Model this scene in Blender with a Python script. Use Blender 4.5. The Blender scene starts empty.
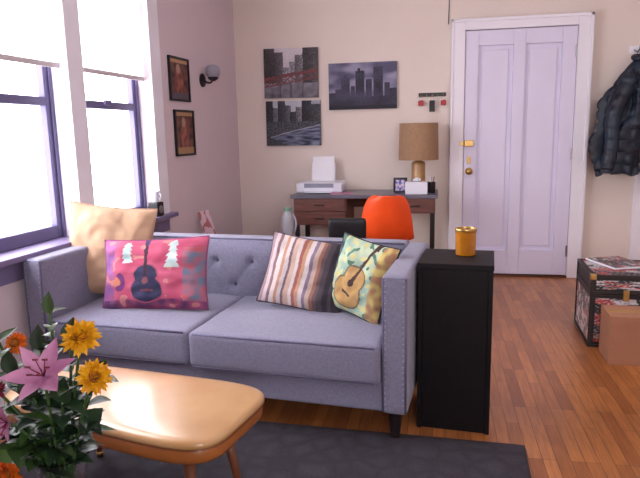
import bpy, bmesh, math, random
from mathutils import Vector, Matrix, Quaternion, noise
random.seed(7)
scene=bpy.context.scene
COL=scene.collection
pi=math.pi

# ---------------------------------------------------------------- helpers
def lin(c):
    return c/12.92 if c<=0.04045 else ((c+0.055)/1.055)**2.4
def rgb(r,g,b):
    return (lin(r/255),lin(g/255),lin(b/255),1.0)
def mat(name,col,rough=0.6,var=0.0,vscale=8.0,bump=0.0,bscale=60.0,metal=0.0,col2=None,coat=0.0,stretch=None,trans=0.0,sheen=0.0,emit=0.0,spec=None):
    m=bpy.data.materials.new(name); m.use_nodes=True
    nt=m.node_tree; b=nt.nodes['Principled BSDF']
    b.inputs['Roughness'].default_value=rough
    b.inputs['Metallic'].default_value=metal
    b.inputs['Base Color'].default_value=col
    if spec is not None: b.inputs['Specular IOR Level'].default_value=spec
    if coat: b.inputs['Coat Weight'].default_value=coat; b.inputs['Coat Roughness'].default_value=.16
    if trans: b.inputs['Transmission Weight'].default_value=trans
    if sheen: b.inputs['Sheen Weight'].default_value=sheen
    if emit:
        b.inputs['Emission Color'].default_value=col; b.inputs['Emission Strength'].default_value=emit
    tc=nt.nodes.new('ShaderNodeTexCoord'); mp=nt.nodes.new('ShaderNodeMapping')
    nt.links.new(tc.outputs['Object'],mp.inputs['Vector'])
    if stretch: mp.inputs['Scale'].default_value=stretch
    if var or col2:
        n=nt.nodes.new('ShaderNodeTexNoise'); n.inputs['Scale'].default_value=vscale; n.inputs['Detail'].default_value=4
        nt.links.new(mp.outputs[0],n.inputs['Vector'])
        mx=nt.nodes.new('ShaderNodeMix'); mx.data_type='RGBA'
        c2=col2 if col2 else tuple(max(0,c*(1-var)) for c in col[:3])+(1,)
        c1=col if col2 else tuple(min(1,c*(1+var)) for c in col[:3])+(1,)
        mx.inputs['A'].default_value=c1; mx.inputs['B'].default_value=c2
        rp=nt.nodes.new('ShaderNodeMapRange'); rp.inputs['From Min'].default_value=0.3; rp.inputs['From Max'].default_value=0.7
        nt.links.new(n.outputs['Fac'],rp.inputs['Value']); nt.links.new(rp.outputs[0],mx.inputs['Factor'])
        nt.links.new(mx.outputs['Result'],b.inputs['Base Color'])
    if bump:
        n2=nt.nodes.new('ShaderNodeTexNoise'); n2.inputs['Scale'].default_value=bscale; n2.inputs['Detail'].default_value=3
        nt.links.new(mp.outputs[0],n2.inputs['Vector'])
        bp=nt.nodes.new('ShaderNodeBump'); bp.inputs['Strength'].default_value=bump; bp.inputs['Distance'].default_value=0.01
        nt.links.new(n2.outputs['Fac'],bp.inputs['Height']); nt.links.new(bp.outputs[0],b.inputs['Normal'])
    return m
def attmat(name,rough=0.7,bump=0.0):
    m=bpy.data.materials.new(name); m.use_nodes=True
    nt=m.node_tree; b=nt.nodes['Principled BSDF']; b.inputs['Roughness'].default_value=rough
    a=nt.nodes.new('ShaderNodeAttribute'); a.attribute_name='Col'
    nt.links.new(a.outputs['Color'],b.inputs['Base Color'])
    if bump:
        n2=nt.nodes.new('ShaderNodeTexNoise'); n2.inputs['Scale'].default_value=250
        tc=nt.nodes.new('ShaderNodeTexCoord'); nt.links.new(tc.outputs['Object'],n2.inputs['Vector'])
        bp=nt.nodes.new('ShaderNodeBump'); bp.inputs['Strength'].default_value=bump; bp.inputs['Distance'].default_value=0.005
        nt.links.new(n2.outputs['Fac'],bp.inputs['Height']); nt.links.new(bp.outputs[0],b.inputs['Normal'])
    return m
def newobj(name,verts,faces,m,parent=None,loc=(0,0,0),rot=(0,0,0),smooth=False,label=None):
    me=bpy.data.meshes.new(name); me.from_pydata([tuple(v) for v in verts],[],faces); me.update()
    bm=bmesh.new(); bm.from_mesh(me); bmesh.ops.recalc_face_normals(bm,faces=bm.faces); bm.to_mesh(me); bm.free()
    if smooth:
        for p in me.polygons: p.use_smooth=True
    o=bpy.data.objects.new(name,me); COL.objects.link(o)
    if m: me.materials.append(m)
    o.location=loc; o.rotation_euler=rot
    if parent: o.parent=parent
    if label: o['label']=label
    return o
def empty(name,loc,label,cat,rz=0,group=None):
    e=bpy.data.objects.new(name,None); COL.objects.link(e); e.location=loc; e.rotation_euler=(0,0,rz)
    e.empty_display_size=0.05
    e['label']=label; e['category']=cat
    if group: e['group']=group
    return e
def tag(o,label,cat,group=None):
    o['label']=label; o['category']=cat
    if group: o['group']=group
    return o
LW=[]
def struct(o): o['kind']='structure'; return o
def lw(o): LW.append(o); return o
CF=[(0,1,3,2),(4,6,7,5),(0,4,5,1),(2,3,7,6),(0,2,6,4),(1,5,7,3)]
def boxdata(bs):
    V=[];Fc=[]
    for (x0,x1,y0,y1,z0,z1) in bs:
        k=len(V)
        V+=[(x,y,z) for x in (x0,x1) for y in (y0,y1) for z in (z0,z1)]
        Fc+=[tuple(k+i for i in f) for f in CF]
    return V,Fc
def boxes(name,bs,m,parent=None,loc=(0,0,0),rot=(0,0,0),bevel=0.0,label=None):
    V,Fc=boxdata(bs)
    o=newobj(name,V,Fc,m,parent,loc,rot,label=label)
    if bevel:
        md=o.modifiers.new('bevel','BEVEL'); md.width=bevel; md.segments=3; md.limit_method='ANGLE'
        for p in o.data.polygons: p.use_smooth=True
        md.harden_normals=True
    return o
def softbox(name,w,d,h,r,m,parent=None,loc=(0,0,0),rot=(0,0,0),crown=0.0,front=0.0,n=20,wob=0.0,label=None):
    """rounded box centred at origin with bulging faces"""
    me=bpy.data.meshes.new(name); bm=bmesh.new(); bmesh.ops.create_cube(bm,size=2)
    bmesh.ops.subdivide_edges(bm,edges=bm.edges[:],cuts=n,use_grid_fill=True)
    a,b,c=w/2,d/2,h/2
    for v in bm.verts:
        s=[math.sin(t*pi/2) for t in v.co]
        x,y,z=s[0],s[1],s[2]
        p=Vector((x*a,y*b,z*c))
        q=Vector((max(-a+r,min(a-r,p.x)),max(-b+r,min(b-r,p.y)),max(-c+r,min(c-r,p.z))))
        dd=p-q
        if dd.length>1e-6: p=q+dd.normalized()*r
        k=(1-x*x)*(1-y*y)
        p.z+=crown*k*(z)
        p.y+=front*(1-x*x)*(1-z*z)*y
        if wob:
            p+=Vector((0,0,1))*wob*noise.noise(Vector((p.x*6,p.y*6,p.z*3+w*9)))
        v.co=p
    bmesh.ops.recalc_face_normals(bm,faces=bm.faces)
    bm.to_mesh(me); bm.free()
    for p in me.polygons: p.use_smooth=True
    me.materials.append(m)
    o=bpy.data.objects.new(name,me); COL.objects.link(o); o.location=loc; o.rotation_euler=rot
    if parent: o.parent=parent
    if label: o['label']=label
    return o
def lathe(name,prof,m,parent=None,loc=(0,0,0),rot=(0,0,0),seg=32,smooth=True,label=None,sx=1,sy=1):
    V=[];Fc=[]
    for (r,z) in prof:
        for i in range(seg):
            a=2*pi*i/seg; V.append((r*math.cos(a)*sx,r*math.sin(a)*sy,z))
    for j in range(len(prof)-1):
        for i in range(seg):
            Fc.append((j*seg+i,j*seg+(i+1)%seg,(j+1)*seg+(i+1)%seg,(j+1)*seg+i))
    if prof[0][0]>1e-5: Fc.append(tuple(range(seg))[::-1])
    if prof[-1][0]>1e-5: Fc.append(tuple((len(prof)-1)*seg+i for i in range(seg)))
    o=newobj(name,V,Fc,m,parent,loc,rot,smooth,label)
    if smooth:
        md=o.modifiers.new('es','EDGE_SPLIT'); md.split_angle=math.radians(50)
    return o
def tubedata(pts,r,seg=8,V=None,Fc=None):
    V=[] if V is None else V; Fc=[] if Fc is None else Fc
    pts=[Vector(p) for p in pts]; n=len(pts); k0=len(V)
    rr=r if isinstance(r,(list,tuple)) else [r]*n
    for i,p in enumerate(pts):
        t=(pts[min(i+1,n-1)]-pts[max(i-1,0)]).normalized()
        up=Vector((0,0,1)) if abs(t.z)<0.9 else Vector((1,0,0))
        a=t.cross(up).normalized(); b=t.cross(a)
        for s in range(seg):
            an=2*pi*s/seg; V.append(tuple(p+(a*math.cos(an)+b*math.sin(an))*rr[i]))
    for i in range(n-1):
        for s in range(seg):
            Fc.append((k0+i*seg+s,k0+i*seg+(s+1)%seg,k0+(i+1)*seg+(s+1)%seg,k0+(i+1)*seg+s))
    Fc.append(tuple(k0+s for s in range(seg))); Fc.append(tuple(k0+(n-1)*seg+s for s in range(seg)))
    return V,Fc
def tube(name,pts,r,m,parent=None,seg=8,loc=(0,0,0),label=None):
    V,Fc=tubedata(pts,r,seg)
    return newobj(name,V,Fc,m,parent,loc,smooth=True,label=label)
def bez(p0,p1,p2,n=10):
    p0,p1,p2=Vector(p0),Vector(p1),Vector(p2)
    return [p0*(1-t)**2+p1*2*t*(1-t)+p2*t*t for t in [i/n for i in range(n+1)]]
def setcol(o,cols):
    at=o.data.color_attributes.new('Col','FLOAT_COLOR','POINT')
    flat=[]
    for c in cols: flat+=[c[0],c[1],c[2],1.0]
    at.data.foreach_set('color',flat)
def S(r,g,b): return (lin(r/255),lin(g/255),lin(b/255))
def mixc(a,b,t):
    t=max(0,min(1,t)); return tuple(a[i]*(1-t)+b[i]*t for i in range(3))
def picture(name,w,h,fn,m,parent=None,loc=(0,0,0),rot=(0,0,0),nx=120,ny=100,thick=0.0,label=None):
    """flat painted sheet in XZ plane facing -Y, painted by fn(u,v)"""
    V=[];cols=[];Fc=[]
    for j in range(ny+1):
        for i in range(nx+1):
            u=i/nx;v=j/ny; V.append(((u-.5)*w,0,(v-.5)*h)); cols.append(fn(u,v))
    for j in range(ny):
        for i in range(nx):
            k=j*(nx+1)+i; Fc.append((k,k+1,k+nx+2,k+nx+1))
    if thick:
        k=len(V); ex=[(-w/2,-h/2),(w/2,-h/2),(w/2,h/2),(-w/2,h/2)]
        ec=[fn(0,0),fn(1,0),fn(1,1),fn(0,1)]
        for (x,z),c in zip(ex,ec): V.append((x,0,z)); cols.append(mixc(c,(0,0,0),.4))
        for (x,z),c in zip(ex,ec): V.append((x,thick,z)); cols.append(mixc(c,(0,0,0),.4))
        for i in range(4):
            j=(i+1)%4; Fc.append((k+i,k+j,k+4+j,k+4+i))
        Fc.append((k+4,k+5,k+6,k+7))
    me=bpy.data.meshes.new(name); me.from_pydata(V,[],Fc); me.update()
    o=bpy.data.objects.new(name,me); COL.objects.link(o); me.materials.append(m)
    o.location=loc; o.rotation_euler=rot
    if parent:o.parent=parent
    if label:o['label']=label
    setcol(o,cols)
    return o
def pillow(name,w,h,t,fn,m,nx=110,ny=90,seedv=0.0,pinch=0.06):
    """cushion in local XZ plane, thickness along Y, front is -Y"""
    V=[];cols=[];Fc=[]
    for side in (-1,1):
        for j in range(ny+1):
            for i in range(nx+1):
                u=i/nx*2-1; v=j/ny*2-1
                prof=(max(0,1-abs(u)**2.6)**.62)*(max(0,1-abs(v)**2.6)**.62)
                x=u*w/2*(1-pinch*(1-v*v)*abs(u)); z=v*h/2*(1-pinch*(1-u*u)*abs(v))
                wr=noise.noise(Vector((u*2.2+seedv,v*2.2,side*3.0)))*0.018*min(1,prof*2)+noise.noise(Vector((u*5+seedv,v*5,side*3.0)))*0.005*min(1,prof*2)
                V.append((x,side*(t/2*prof+wr),z)); cols.append(fn(i/nx,j/ny) if side<0 else fn(1-i/nx,j/ny))
    N=(nx+1)*(ny+1)
    for s in (0,1):
        for j in range(ny):
            for i in range(nx):
                k=s*N+j*(nx+1)+i
                f=(k,k+1,k+nx+2,k+nx+1); Fc.append(f if s==0 else f[::-1])
    me=bpy.data.meshes.new(name); me.from_pydata(V,[],Fc); me.update()
    for p in me.polygons: p.use_smooth=True
    o=bpy.data.objects.new(name,me); COL.objects.link(o); me.materials.append(m); setcol(o,cols)
    return o
def piping(parent,w,h,m,pinch=0.06,r=0.004):
    P=[]
    n=14
    for (ua,va,ub,vb) in ((-1,-1,1,-1),(1,-1,1,1),(1,1,-1,1),(-1,1,-1,-1)):
        for i in range(n):
            s=i/n; u=ua+(ub-ua)*s; v=va+(vb-va)*s
            P.append((u*w/2*(1-pinch*(1-v*v)*abs(u)),0,v*h/2*(1-pinch*(1-u*u)*abs(v))))
    P.append(P[0]); return tube('piping',P,r,m,parent,6)

# ---------------------------------------------------------------- materials
M_wall=mat('wall_paint',rgb(231,217,209),0.85,0.02,2.0,0.05,120)
M_lwall=mat('side_wall_paint',rgb(216,200,208),0.85,0.02,2.0,0.05,120)
M_ceil=mat('ceiling_paint',rgb(228,222,228),0.9,0.02,2)
M_trim=mat('white_trim_paint',rgb(238,234,244),0.45,0.02,4)
M_door=mat('door_paint',rgb(222,216,240),0.4,0.02,3)
M_sash=mat('dark_sash_paint',rgb(96,90,130),0.5,0.06,6)
M_brass=mat('brass',rgb(180,146,90),0.35,0.05,20,metal=1)
M_steel=mat('steel',rgb(170,170,178),0.3,0.05,20,metal=1)
M_sofa=mat('grey_upholstery',rgb(128,126,150),0.9,0.12,90,0.35,420,sheen=0.2)
M_sofa2=mat('grey_upholstery_seam',rgb(100,96,122),0.9,0.10,90,0.3,420)
M_leg=mat('espresso_wood',rgb(30,20,24),0.35,0.15,12)
M_black=mat('black_brown_veneer',rgb(14,9,14),0.55,0.2,30,stretch=(1,1,0.1),spec=.25)
M_deskwood=mat('walnut_wood',rgb(122,76,66),0.4,0,14,col2=rgb(84,50,46),stretch=(0.4,4,4))
M_desktop=mat('grey_desktop',rgb(104,100,116),0.3,0.08,10)
M_white=mat('white_plastic',rgb(225,225,238),0.35,0.02,10)
M_paper=mat('paper',rgb(238,238,246),0.8,0.01,10)
M_darkpl=mat('dark_plastic',rgb(22,20,26),0.45,0.1,20)
M_orange=mat('orange_shell_plastic',rgb(246,84,30),0.4,0.04,8)
M_att=attmat('printed_canvas',0.75,0.05)
M_print=attmat('printed_paper',0.45)
M_fab=attmat('printed_fabric',0.9,0.4)
M_tanpipe=mat('tan_piping',rgb(176,140,120),0.9,0.05,30)
M_green=mat('leaf_green',rgb(38,64,30),0.5,0,18,col2=rgb(66,96,42))
M_green2=mat('dark_leaf_green',rgb(22,42,28),0.5,0,18,col2=rgb(38,64,36))
M_stem=mat('stem_green',rgb(60,88,44),0.5,0.1,20)
M_yellow=mat('yellow_petal',rgb(238,184,14),0.6,0,30,col2=rgb(214,140,8))
M_orangef=mat('orange_petal',rgb(226,120,25),0.6,0,14,col2=rgb(206,84,20))
M_disc=mat('seed_disc',rgb(120,66,14),0.9,0,60,0.8,200,col2=rgb(176,104,16))
M_pink=mat('pink_petal',rgb(168,98,142),0.55,0,16,col2=rgb(200,146,180))
M_red=mat('crimson_petal',rgb(96,20,44),0.6,0,16,col2=rgb(130,40,60))

# ---------------------------------------------------------------- room shell
XL=-1.70; YB=5.10; XR=2.30; H=2.60; YF=-1.4
fm=bpy.data.materials.new('oak_strip_floor'); fm.use_nodes=True
nt=fm.node_tree; b=nt.nodes['Principled BSDF']
tc=nt.nodes.new('ShaderNodeTexCoord'); sp=nt.nodes.new('ShaderNodeSeparateXYZ'); cb=nt.nodes.new('ShaderNodeCombineXYZ')
nt.links.new(tc.outputs['Object'],sp.inputs[0]); nt.links.new(sp.outputs['Y'],cb.inputs['X']); nt.links.new(sp.outputs['X'],cb.inputs['Y'])
br=nt.nodes.new('ShaderNodeTexBrick'); br.offset=0.37; br.offset_frequency=3
br.inputs['Scale'].default_value=1; br.inputs['Brick Width'].default_value=0.43; br.inputs['Row Height'].default_value=0.050
br.inputs['Mortar Size'].default_value=0.0014; br.inputs['Mortar Smooth'].default_value=0.4; br.inputs['Bias'].default_value=0
br.inputs['Color1'].default_value=rgb(204,134,74); br.inputs['Color2'].default_value=rgb(160,96,50); br.inputs['Mortar'].default_value=rgb(96,54,30)
nt.links.new(cb.outputs[0],br.inputs['Vector'])
mp=nt.nodes.new('ShaderNodeMapping'); mp.inputs['Scale'].default_value=(18,1.6,1); nt.links.new(tc.outputs['Object'],mp.inputs['Vector'])
ns=nt.nodes.new('ShaderNodeTexNoise'); ns.inputs['Scale'].default_value=4; ns.inputs['Detail'].default_value=6; nt.links.new(mp.outputs[0],ns.inputs['Vector'])
mx=nt.nodes.new('ShaderNodeMix'); mx.data_type='RGBA'; mx.blend_type='MULTIPLY'; mx.inputs['Factor'].default_value=0.75
nt.links.new(br.outputs['Color'],mx.inputs['A'])
cr=nt.nodes.new('ShaderNodeValToRGB'); cr.color_ramp.elements[0].position=.3; cr.color_ramp.elements[0].color=(.55,.5,.46,1); cr.color_ramp.elements[1].position=.7; cr.color_ramp.elements[1].color=(1,1,1,1)
nt.links.new(ns.outputs['Fac'],cr.inputs[0]); nt.links.new(cr.outputs[0],mx.inputs['B'])
n4=nt.nodes.new('ShaderNodeTexNoise'); n4.inputs['Scale'].default_value=2.2; n4.inputs['Detail'].default_value=5; nt.links.new(tc.outputs['Object'],n4.inputs['Vector'])
mr=nt.nodes.new('ShaderNodeMapRange'); mr.inputs['From Min'].default_value=.4; mr.inputs['From Max'].default_value=.7; mr.inputs['To Max'].default_value=.45; nt.links.new(n4.outputs['Fac'],mr.inputs['Value'])
mx2=nt.nodes.new('ShaderNodeMix'); mx2.data_type='RGBA'; nt.links.new(mr.outputs[0],mx2.inputs['Factor']); nt.links.new(mx.outputs['Result'],mx2.inputs['A']); mx2.inputs['B'].default_value=rgb(126,78,50)
nt.links.new(mx2.outputs['Result'],b.inputs['Base Color'])
b.inputs['Roughness'].default_value=0.30
bp=nt.nodes.new('ShaderNodeBump'); bp.inputs['Strength'].default_value=.2; bp.inputs['Distance'].default_value=.003; bp.invert=True
nt.links.new(br.outputs['Fac'],bp.inputs['Height']); nt.links.new(bp.outputs[0],b.inputs['Normal'])
struct(boxes('floor',[(XL-.6,XR+.1,YF-.1,YB+.1,-.06,0)],fm))
struct(boxes('ceiling',[(XL-.6,XR+.1,YF-.1,YB+.1,H,H+.06)],M_ceil))
struct(boxes('wall_back',[(XL-.2,XR+.1,YB,YB+.1,0,H)],M_wall))
struct(boxes('wall_right',[(XR,XR+.1,YF,YB,0,H)],M_wall))
FX0,FX1,FZ0,FZ1=.2,1.3,.85,2.2  # unseen opening behind the camera, added to let in fill light
struct(boxes('wall_front',[(XL-.6,FX0,YF-.1,YF,0,H),(FX1,XR+.1,YF-.1,YF,0,H),(FX0,FX1,YF-.1,YF,0,FZ0),(FX0,FX1,YF-.1,YF,FZ1,H)],M_wall))
W1a,W1b,W2a,W2b=1.45,2.80,2.915,3.62; ZS,ZT=0.675,2.30
lw(struct(boxes('wall_left',[(XL-.14,XL,YF,YB,0,ZS),(XL-.14,XL,YF,YB,ZT,H+.03),(XL-.14,XL,YF,W1a,ZS,ZT),(XL-.14,XL,W2b,YB,ZS,ZT),(XL-.14,XL-.005,W1b,W2a,ZS,ZT)],M_lwall)))
struct(boxes('baseboard_back',[(XL,.10,YB-.018,YB,0,.13),(XL,.10,YB-.024,YB,0,.02),(1.16,XR,YB-.018,YB,0,.13)],M_trim,bevel=.004))
lw(struct(boxes('baseboard_left',[(XL,XL+.018,YF,YB-.02,0,.13)],M_trim,bevel=.004)))
lw(struct(boxes('trim_1',[(XL,XL+.02,W2b,W2b+.13,ZS-.02,ZT+.12),(XL-.085,XL+.02,W1b-.006,W2a+.006,ZS,ZT),(XL,XL+.02,W1a-.13,W1a,ZS-.02,ZT+.12),(XL,XL+.022,W1a-.13,W2b+.13,ZT,ZT+.12)],M_trim,bevel=.004)))
lw(struct(boxes('trim_2',[(XL-.10,XL+.06,W1a-.16,W2b+.17,ZS-.008,ZS+.02),(XL,XL+.012,W1a-.13,W2b+.13,ZS-.10,ZS-.008)],mat('sill_paint',rgb(120,108,146),0.5,0.05,5),bevel=.004)))
def window(name,a,bb):
    x0,x1=XL-.13,XL-.09; zt=ZT; zm=1.385; s=.055
    B=[(x0,x1,a,a+s,ZS+.02,zt),(x0,x1,bb-s,bb,ZS+.02,zt),(x0,x1,a+s,bb-s,ZS+.02,ZS+.085),(x0,x1,a+s,bb-s,zm-.022,zm+.022),(x0,x1,a+s,bb-s,zt-.05,zt)]
    B+=[(x1,x1+.012,a,a+.025,ZS+.02,zt),(x1,x1+.012,bb-.025,bb,ZS+.02,zt)]
    B+=[(x1,x1+.02,(a+bb)/2-.03,(a+bb)/2+.03,zm+.0,zm+.03)]
    o=lw(struct(boxes(name,B,M_sash,bevel=.004))); return o
window('window_1',W1a,W1b); window('window_2',W2a,W2b)
sm=bpy.data.materials.new('translucent_shade_cloth'); sm.use_nodes=True; nt=sm.node_tree
b=nt.nodes['Principled BSDF']; b.inputs['Base Color'].default_value=rgb(250,250,252); b.inputs['Roughness'].default_value=.8
tr=nt.nodes.new('ShaderNodeBsdfTranslucent'); tr.inputs[0].default_value=rgb(250,248,246)
ms=nt.nodes.new('ShaderNodeMixShader'); ms.inputs[0].default_value=.85
wv=nt.nodes.new('ShaderNodeTexNoise'); wv.inputs['Scale'].default_value=300; bp=nt.nodes.new('ShaderNodeBump'); bp.inputs['Strength'].default_value=.1
nt.links.new(wv.outputs['Fac'],bp.inputs['Height']); nt.links.new(bp.outputs[0],b.inputs['Normal'])
nt.links.new(b.outputs[0],ms.inputs[1]); nt.links.new(tr.outputs[0],ms.inputs[2]); nt.links.new(ms.outputs[0],nt.nodes['Material Output'].inputs[0])
M_hem=mat('shade_hem',rgb(206,196,202),0.8,0.03,10)
for (a,bb) in ((W1a+.008,W1b-.008),(W2a+.008,W2b-.008)):
    e=lw(empty('roller_shade',(XL-.035,(a+bb)/2,1.545),'white translucent fabric roller shade pulled partway down window','roller shade',group='window shades'))
    hw=(bb-a)/2
    boxes('shade_cloth',[(-.001,.001,-hw,hw,.02,.72)],sm,e)
    boxes('hem_bar',[(-.006,.006,-hw,hw,0,.026)],M_hem,e,bevel=.003)
    lathe('roller_tube',[(.018,-hw),(.018,hw)],M_white,e,loc=(0,0,.73),rot=(pi/2,0,0),seg=16)

# door
DX0,DX1=.22,1.05; DY=YB-.03
st=[(DX0,DX1,YB-.022,YB-.002,.02,1.965)]
px=[(.32,.585),(.675,.945)]; pz=(.22,1.85)
st+=[(DX0,px[0][0],DY-.018,YB-.02,.02,1.965),(px[0][1],px[1][0],DY-.018,YB-.02,.02,1.965),(px[1][1],DX1,DY-.018,YB-.02,.02,1.965)]
for a,bb in px: st+=[(a,bb,DY-.018,YB-.02,.02,pz[0]),(a,bb,DY-.018,YB-.02,pz[1],1.965),(a+.035,bb-.035,DY-.003,YB-.02,pz[0]+.035,pz[1]-.035)]
door=struct(boxes('door_1',st,M_door,bevel=.003))
DZ=DY-.018
lathe('door_knob',[(.03,0),(.03,.006),(.012,.01),(.011,.035),(.024,.045),(.027,.06),(.018,.072),(0,.074)],M_brass,door,loc=(DX0+.045,DZ,.87),rot=(pi/2,0,0),seg=20)
boxes('deadbolt',[(DX0+.005,DX0+.075,DZ-.022,DZ,1.07,1.12),(DX0-.035,DX0+.0,DZ-.015,DZ+.0,1.075,1.11)],M_brass,door,bevel=.004)
boxes('lock_plate',[(DX0+.03,DX0+.058,DZ-.004,DZ,.93,.99)],M_brass,door,bevel=.002)
for z in (.22,1.0,1.78):
    boxes('hinge',[(DX1-.012,DX1+.012,DZ-.008,DZ+.001,z-.045,z+.045)],M_steel,door,bevel=.002)
struct(boxes('trim_3',[(.12,DX0-.003,DZ-.014,YB,0,2.04),(DX1+.003,1.15,DZ-.014,YB,0,2.04),(DX0-.003,DX1+.003,DZ-.014,YB,1.97,2.04),(.11,.13,DZ-.024,YB,0,2.055),(1.135,1.16,DZ-.024,YB,0,2.055),(.11,1.16,DZ-.024,YB,2.03,2.055)],M_trim,bevel=.004))
struct(boxes('trim_4',[(1.53,1.66,YB-.03,YB,0,1.25)],M_trim,bevel=.004))
struct(boxes('trim_5',[(DX0-.003,DX1+.003,YB-.07,YB,0,.014)],mat('threshold_wood',rgb(90,48,30),.5,.1,10)))
tag(tube('wall_cable',[(.09,YB-.006,2.59),(.092,YB-.006,2.35),(.088,YB-.006,2.15),(.085,YB-.006,2.03)],.004,mat('cable_grey',rgb(120,110,116),.6,.05,9)),'thin grey cable running down wall beside door casing','cable')

# ---------------------------------------------------------------- sofa
rzs=math.radians(-5.5); SW,SD=1.72,.74
_c,_s=math.cos(rzs),math.sin(rzs)
RF=Vector((-.095,2.15))
SC=Vector((RF.x-(SW/2*_c+SD/2*_s),RF.y-(SW/2*_s-SD/2*_c),0))
sofa=empty('sofa',SC,'lavender grey tufted two-cushion tuxedo sofa with dark tapered legs','sofa',rzs)
def SP(x,y,z): 
    return Vector((SC.x+x*_c-y*_s,SC.y+x*_s+y*_c,z))
softbox('base',SW-.04,SD-.03,.13,.015,M_sofa,sofa,(0,0,.195))
AT=.675
for s in (-1,1):
    softbox('armrest',.10,SD,AT-.13,.018,M_sofa,sofa,(s*(SW/2-.05),0,(AT+.13)/2),n=16)
    xx=s*(SW/2-.05); y=-SD/2+.004
    P=[(xx-.043,y,.14),(xx-.043,y,AT-.008),(xx+.043,y,AT-.008),(xx+.043,y,.14)]
    tube('piping',P,.0045,M_sofa2,sofa,6)
    for side in (-1,1):
        V=[];Fc=[]
        for k in range(24):
            bb=bmesh.new(); bmesh.ops.create_icosphere(bb,subdivisions=1,radius=.0036)
            o0=len(V); V+=[(v.co.x+xx+side*.034,v.co.y*.6+y-.003,v.co.z+.15+k*.0222) for v in bb.verts]
            Fc+=[tuple(o0+v.index for v in f.verts) for f in bb.faces]; bb.free()
        newobj('nailhead_trim',V,Fc,M_steel,sofa,smooth=True)
bw,bz0,bz1=SW-.20,.30,AT+.01
btn=[]
for r,z in enumerate((.455,.575)):
    n=8 if r==0 else 7
    for i in range(n):
        btn.append(((i-(n-1)/2)*.19,z))
V=[];Fc=[];nx,nz=150,50
def tuft(x,z):
    y=-.030*(1-(2*(z-bz0)/(bz1-bz0)-1)**4)*(1-abs(2*x/bw)**12)
    for (bx,bzz) in btn:
        d2=((x-bx)**2+(z-bzz)**2)
        y+=.020*math.exp(-d2/(.022**2))
    for i in range(len(btn)):
        for j in range(i+1,len(btn)):
            ax,az=btn[i];cx,cz=btn[j]
            if abs(ax-cx)<.12 and abs(az-cz)>.05:
                dx,dz=cx-ax,cz-az; L=dx*dx+dz*dz; t=max(0,min(1,((x-ax)*dx+(z-az)*dz)/L))
                d=(x-ax-dx*t)**2+(z-az-dz*t)**2
                y+=.003*math.exp(-d/(.012**2))
    return y
for j in range(nz+1):
    for i in range(nx+1):
        x=(i/nx-.5)*bw; z=bz0+(bz1-bz0)*j/nz
        V.append((x,.225+tuft(x,z),z))
for j in range(nz):
    for i in range(nx):
        k=j*(nx+1)+i; Fc.append((k,k+1,k+nx+2,k+nx+1))
newobj('tufted_back_pad',V,Fc,M_sofa,sofa,smooth=True)
softbox('backrest',bw+.02,.145,AT+.01-.14,.02,M_sofa,sofa,(0,.297,(AT+.01+.14)/2),n=16)
tube('piping',[(-bw/2,.226,AT+.012),(bw/2,.226,AT+.012)],.0045,M_sofa2,sofa,6)
for (bx,bzz) in btn:
    lathe('button',[(.010,0),(.009,.005),(.005,.008),(0,.009)],M_sofa2,sofa,loc=(bx,.225+tuft(bx,bzz)+.001,bzz),rot=(pi/2,0,0),seg=10)
cs=-.05
for x0,x1,dy in ((-bw/2+.002,cs-.002,0),(cs+.002,bw/2-.002,-.012)):
    xm=(x0+x1)/2
    softbox('seat_cushion',x1-x0,.60,.155,.024,M_sofa,sofa,(xm,-.075+dy,.325),crown=.008,front=.003,wob=.005,n=28)
    for z in (.256,.394):
        w2=(x1-x0)/2-.022; yy=-.3695+dy
        tube('piping',[(xm-w2,yy,z),(xm+w2,yy,z)],.0048,M_sofa2,sofa,6)
for sx in (-1,1):
    for sy in (-1,1):
        lathe('leg',[(.016,0),(.018,.01),(.030,.135)],M_leg,sofa,(sx*(SW/2-.055),sy*(SD/2-.06),0.0),seg=16)

# ---------------------------------------------------------------- cushions
def tan_fn(u,v):
    n=noise.noise(Vector((u*9,v*9,1)))*.08
    return mixc(S(204,170,140),S(186,150,124),.5+n*3)
def ell(u,v,cx,cy,rx,ry): return ((u-cx)/rx)**2+((v-cy)/ry)**2
def guitar(u,v,cx,cy,ang,s,asp):
    x=(u-cx)*asp; y=v-cy; c,sn=math.cos(ang),math.sin(ang)
    X=(x*c+y*sn)/s; Y=(-x*sn+y*c)/s
    if ell(X,Y,0,0,.055,.055)<1: return 'hole'
    if abs(Y+.17)<.018 and abs(X)<.10: return 'hole'
    if abs(X)<.028 and -.0<Y<.62:
        return 'neck'
    if abs(X)<.05 and .62<=Y<.74: return 'head'
    if ell(X,Y,0,-.15,.27,.22)<1 or ell(X,Y,0,.10,.20,.16)<1: return 'body'
    if ell(X,Y,0,-.15,.295,.245)<1 or ell(X,Y,0,.10,.225,.185)<1: return 'edge'
    return None
def tree(u,v,cx,top,h,w):
    t=(top-v)/h
    if 0<=t<=1:
        return abs(u-cx)<w*((t*5)%1*.35+.2+t*.45)
    return False
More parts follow.
